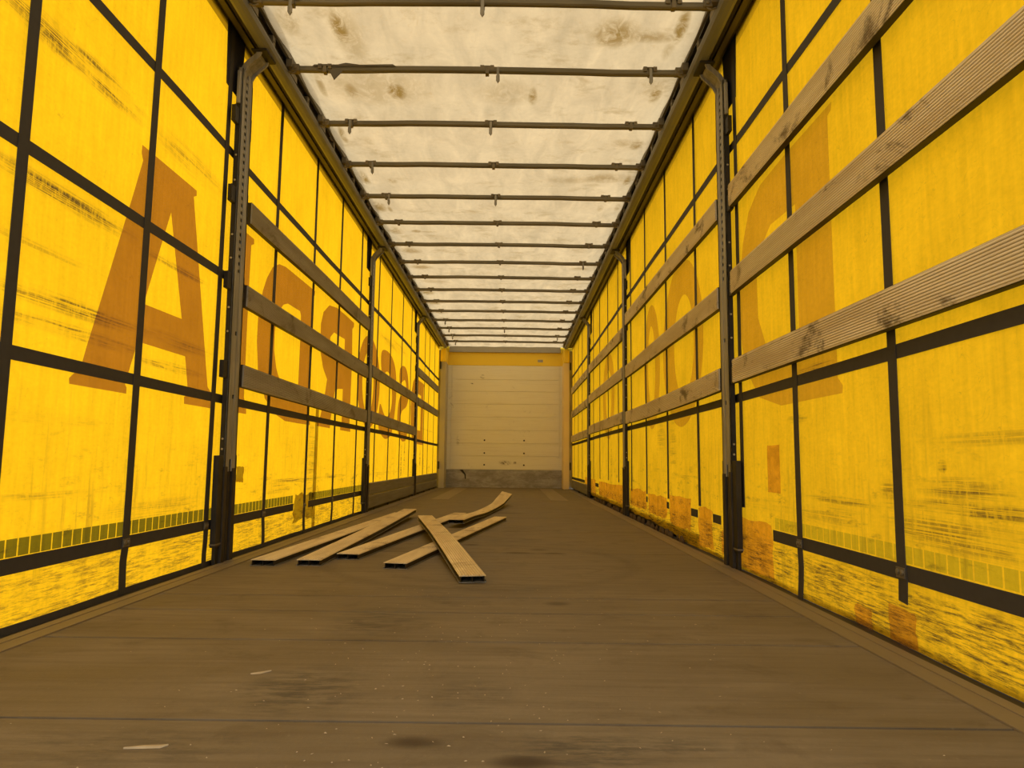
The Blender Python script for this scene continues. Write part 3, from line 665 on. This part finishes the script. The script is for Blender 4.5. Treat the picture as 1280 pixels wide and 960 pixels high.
RS = {0: {'lowest': (.940, 0, 0), 'middle': (1.385, 0, -.03), 'top': (1.800, 0, .0)}, 1: {'lowest': (.922, .012, -.01), 'middle': (1.345, 0, .0), 'top': (1.825, 0, .03)},
      2: {'lowest': (.935, 0, .01), 'middle': (1.362, 0, .005), 'top': (1.765, 0, .045)}, 3: {'lowest': (.910, 0, .0), 'middle': (1.345, 0, .0), 'top': (1.770, 0, .0)}}
for bay, d in RS.items():
    for nm, (z, dip, tilt) in d.items():
        side_slat(1, *BAY[1][bay], z, mat='wood', dip=dip, tilt=tilt, label='weathered ribbed plank on the right wall, %s plank %s' % (nm, BN[bay]), group='right wall planks')

# dropside boards low down
def board(s, y0, y1, z0, z1, label, n=0):
    o = empty('dropside_board', (s*1.246, (y0+y1)/2, z0)); tag(o, label, 'board', 'dropside boards')
    h = z1-z0; L = (y1-y0)/2
    MB().sweep([(0.002, -.012), (0.002, .010), (.010, .014), (h-.010, .014), (h-.002, .010), (h-.002, -.012)], [(V((0, -L, 0)), V((0, 0, 1)), V((-s, 0, 0))), (V((0, L, 0)), V((0, 0, 1)), V((-s, 0, 0)))]).build('panel', 'board', o, bevel=.001)
    if n:
        for k in range(n):
            y = -L+.35+(2*L-.7)*k/max(1, n-1)
            MB().box(-.008, .008, y-.015, y+.015, -.030, .002).build('foot_bracket', 'post_dark', o)
for bay in (2, 3):
    board(-1, *BAY[-1][bay], .03, .155, 'lower grey dropside board on the left %s' % BN[bay], 4)
    board(-1, *BAY[-1][bay], .157, .280, 'upper grey dropside board on the left %s' % BN[bay])
board(1, *BAY[1][3], .03, .178, 'single grey dropside board low on the right side near the front wall', 3)

# ------------------------------------------------------------------ loose slats on the floor
def loose_slat(path, w, label, twist=None, name='loose_plank', h=.033):
    """hollow slat lying on the floor; path = centre line of its underside"""
    p0 = V(path[0]); o = empty(name, p0); tag(o, label, 'plank', 'loose planks on the floor')
    # smooth the path
    pts = [V(p)-p0 for p in path]; fine = []
    if len(pts) == 2:
        fine = [pts[0].lerp(pts[1], k/8) for k in range(9)]
    else:
        for i in range(len(pts)-1):
            a, b, c, d = pts[max(i-1, 0)], pts[i], pts[i+1], pts[min(i+2, len(pts)-1)]
            for k in range(6):
                t_ = k/6; fine.append(.5*((2*b)+(-a+c)*t_+(2*a-5*b+4*c-d)*t_*t_+(-a+3*b-3*c+d)*t_**3))
        fine.append(pts[-1])
    fr = []
    for i, p in enumerate(fine):
        d = (fine[min(i+1, len(fine)-1)]-fine[max(i-1, 0)]).normalized(); side = d.cross(V((0, 0, 1))).normalized(); up = side.cross(d)
        if twist:
            u = i/(len(fine)-1); a = twist(u); side, up = side*math.cos(a)+up*math.sin(a), up*math.cos(a)-side*math.sin(a)
        fr.append((p, side, up))
    fr_top = [(p+u*(h-.004), sd, u) for p, sd, u in fr]
    pf = slat_face_profile(w, 9, .0026)[1:-1] + [(w/2, -.003), (-w/2, -.003)]; set_rib(MB().sweep(pf, fr_top).build('wood_face', 'wood_loose', o), pf, .0026, len(fr_top))
    def closed(pr): return MB().sweep(pr, fr)
    # lower shell: floor plate, two slanted lips and a central web, all open-ended
    m = MB()
    m.sweep([(-w/2-.002, 0), (w/2+.002, 0), (w/2+.002, .0022), (-w/2-.002, .0022)], fr)
    for sg in (-1, 1):
        m.sweep([(sg*(w/2+.002), .002), (sg*(w/2+.003), .007), (sg*(w/2+.001), .007), (sg*(w/2-.0005), .002)], fr)
    m.build('metal_channel', 'alu', o)
    m = MB()
    for sg in (-1, 1):
        m.sweep([(sg*(w/2-.006), .002), (sg*(w/2-.006), h-.007), (sg*(w/2-.008), h-.007), (sg*(w/2-.008), .002)], fr)
    m.sweep([(-.001, .002), (.001, .002), (.001, h-.007), (-.001, h-.007)], fr)
    m.build('inner_web', 'sleeve', o)
    return o
loose_slat([(-1.012, 3.41, .0), (-.855, 6.5, 0)], .118, 'loose wooden plank on the floor, leftmost of the pile, beside the bright curtain')
loose_slat([(-.800, 3.43, .0), (-.768, 4.9, .018), (-.745, 6.35, .044)], .116, 'loose wooden plank second from the left, its far end resting on its left neighbour')
loose_slat([(-.668, 3.66, .0), (-.315, 6.55, 0)], .118, 'loose wooden plank third from the left, passing under the far end of the crossing plank')
loose_slat([(-.378, 3.36, .0), (.06, 6.15, .0)], .112, 'loose wooden plank lying rightmost of the parallel ones, under the middle of the crossing plank')
loose_slat([(.004, 3.0, .003), (-.25, 4.24, .044), (-.45, 5.22, .052), (-.505, 5.5, .054)], .112, 'loose wooden plank laid crosswise on top of the others, its end nearest the camera')
loose_slat([(-.262, 5.42, .033), (-.205, 5.85, .031), (-.12, 6.6, .012), (-.01, 7.55, .022), (.035, 7.95, .055), (.09, 8.35, .11)], .122,
           'bent loose plank farthest back in the pile with its tip curling upwards', twist=lambda u: -.25*max(0, u-.6)/.4)

# ------------------------------------------------------------------ debris
def splinter(pts, w, label):
    o = MB().sweep([(-w, 0), (-w*.5, w*.5), (w*.6, w*.45), (w, 0)], [(V(p), V((p2[0], p2[1], 0)), V((0, 0, 1))) for p, p2 in pts]).build('wood_splinter', 'chip')
    tag(o, label, 'splinter', 'splinters on the floor')
splinter([((-.445, 1.725, .0005), (-.1, .3)), ((-.425, 1.735, .0005), (-.3, 1)), ((-.405, 1.752, .0005), (-.05, .2))], .006, 'small pale wood splinter on the floor left of the middle, in front of the pile')
splinter([((-.505, 1.290, .0005), (.0, .3)), ((-.475, 1.297, .0005), (0, 1)), ((-.445, 1.300, .0005), (-.2, 1)), ((-.435, 1.306, .0005), (0, .2))], .006, 'long pale wood splinter at the lower left of the floor, nearest the camera')
dm = MB(); rnd = random.Random(5)
for k in range(260):
    y = 1.15+1.75*rnd.random()**1.3; x = rnd.gauss(.05, .38)
    if abs(x) > 1.05: continue
    a = rnd.uniform(0, 3.14); l = rnd.uniform(.0015, .0045); w = rnd.uniform(.0008, .002); c_, s_ = math.cos(a), math.sin(a)
    dm.add([(x-c_*l, y-s_*l, .0004), (x+s_*w, y-c_*w, .0004), (x+c_*l, y+s_*l, .0004), (x-s_*w, y+c_*w, .0004), (x, y, .0004+w)], [(0, 1, 4), (1, 2, 4), (2, 3, 4), (3, 0, 4), (3, 2, 1, 0)])
tag(dm.build('wood_crumbs', 'chip'), 'tiny pale wood crumbs scattered over the near floor', 'debris', kind='stuff')
lm = MB(); rnd = random.Random(8)
for k in range(70):
    y = 4.6+5.0*rnd.random(); r = rnd.uniform(.010, .026)
    if any(abs(y-py) < .18 for py in POSTS[1]): continue
    n = 8; c = V((rnd.uniform(1.249, 1.262), y, .006+rnd.uniform(0, .006)))
    rr = [rnd.uniform(.7, 1.2)*r for _ in range(n)]
    lm.sweep([(math.cos(2*math.pi*i/n), math.sin(2*math.pi*i/n)) for i in range(n)],
             [(c+V((0, 0, -.02)), V((.5*r, 0, 0)), V((0, r*1.5, 0))), (c+V((0, 0, .008)), V((.6*r, 0, 0)), V((0, r*1.6, 0))), (c+V((0, 0, .022+r*.4)), V((.3*r, 0, 0)), V((0, r*.8, 0)))])
tag(lm.build('dirt_lumps', 'dirt'), 'dark lumps of dirt caught along the lower edge of the right curtain', 'dirt', kind='stuff')
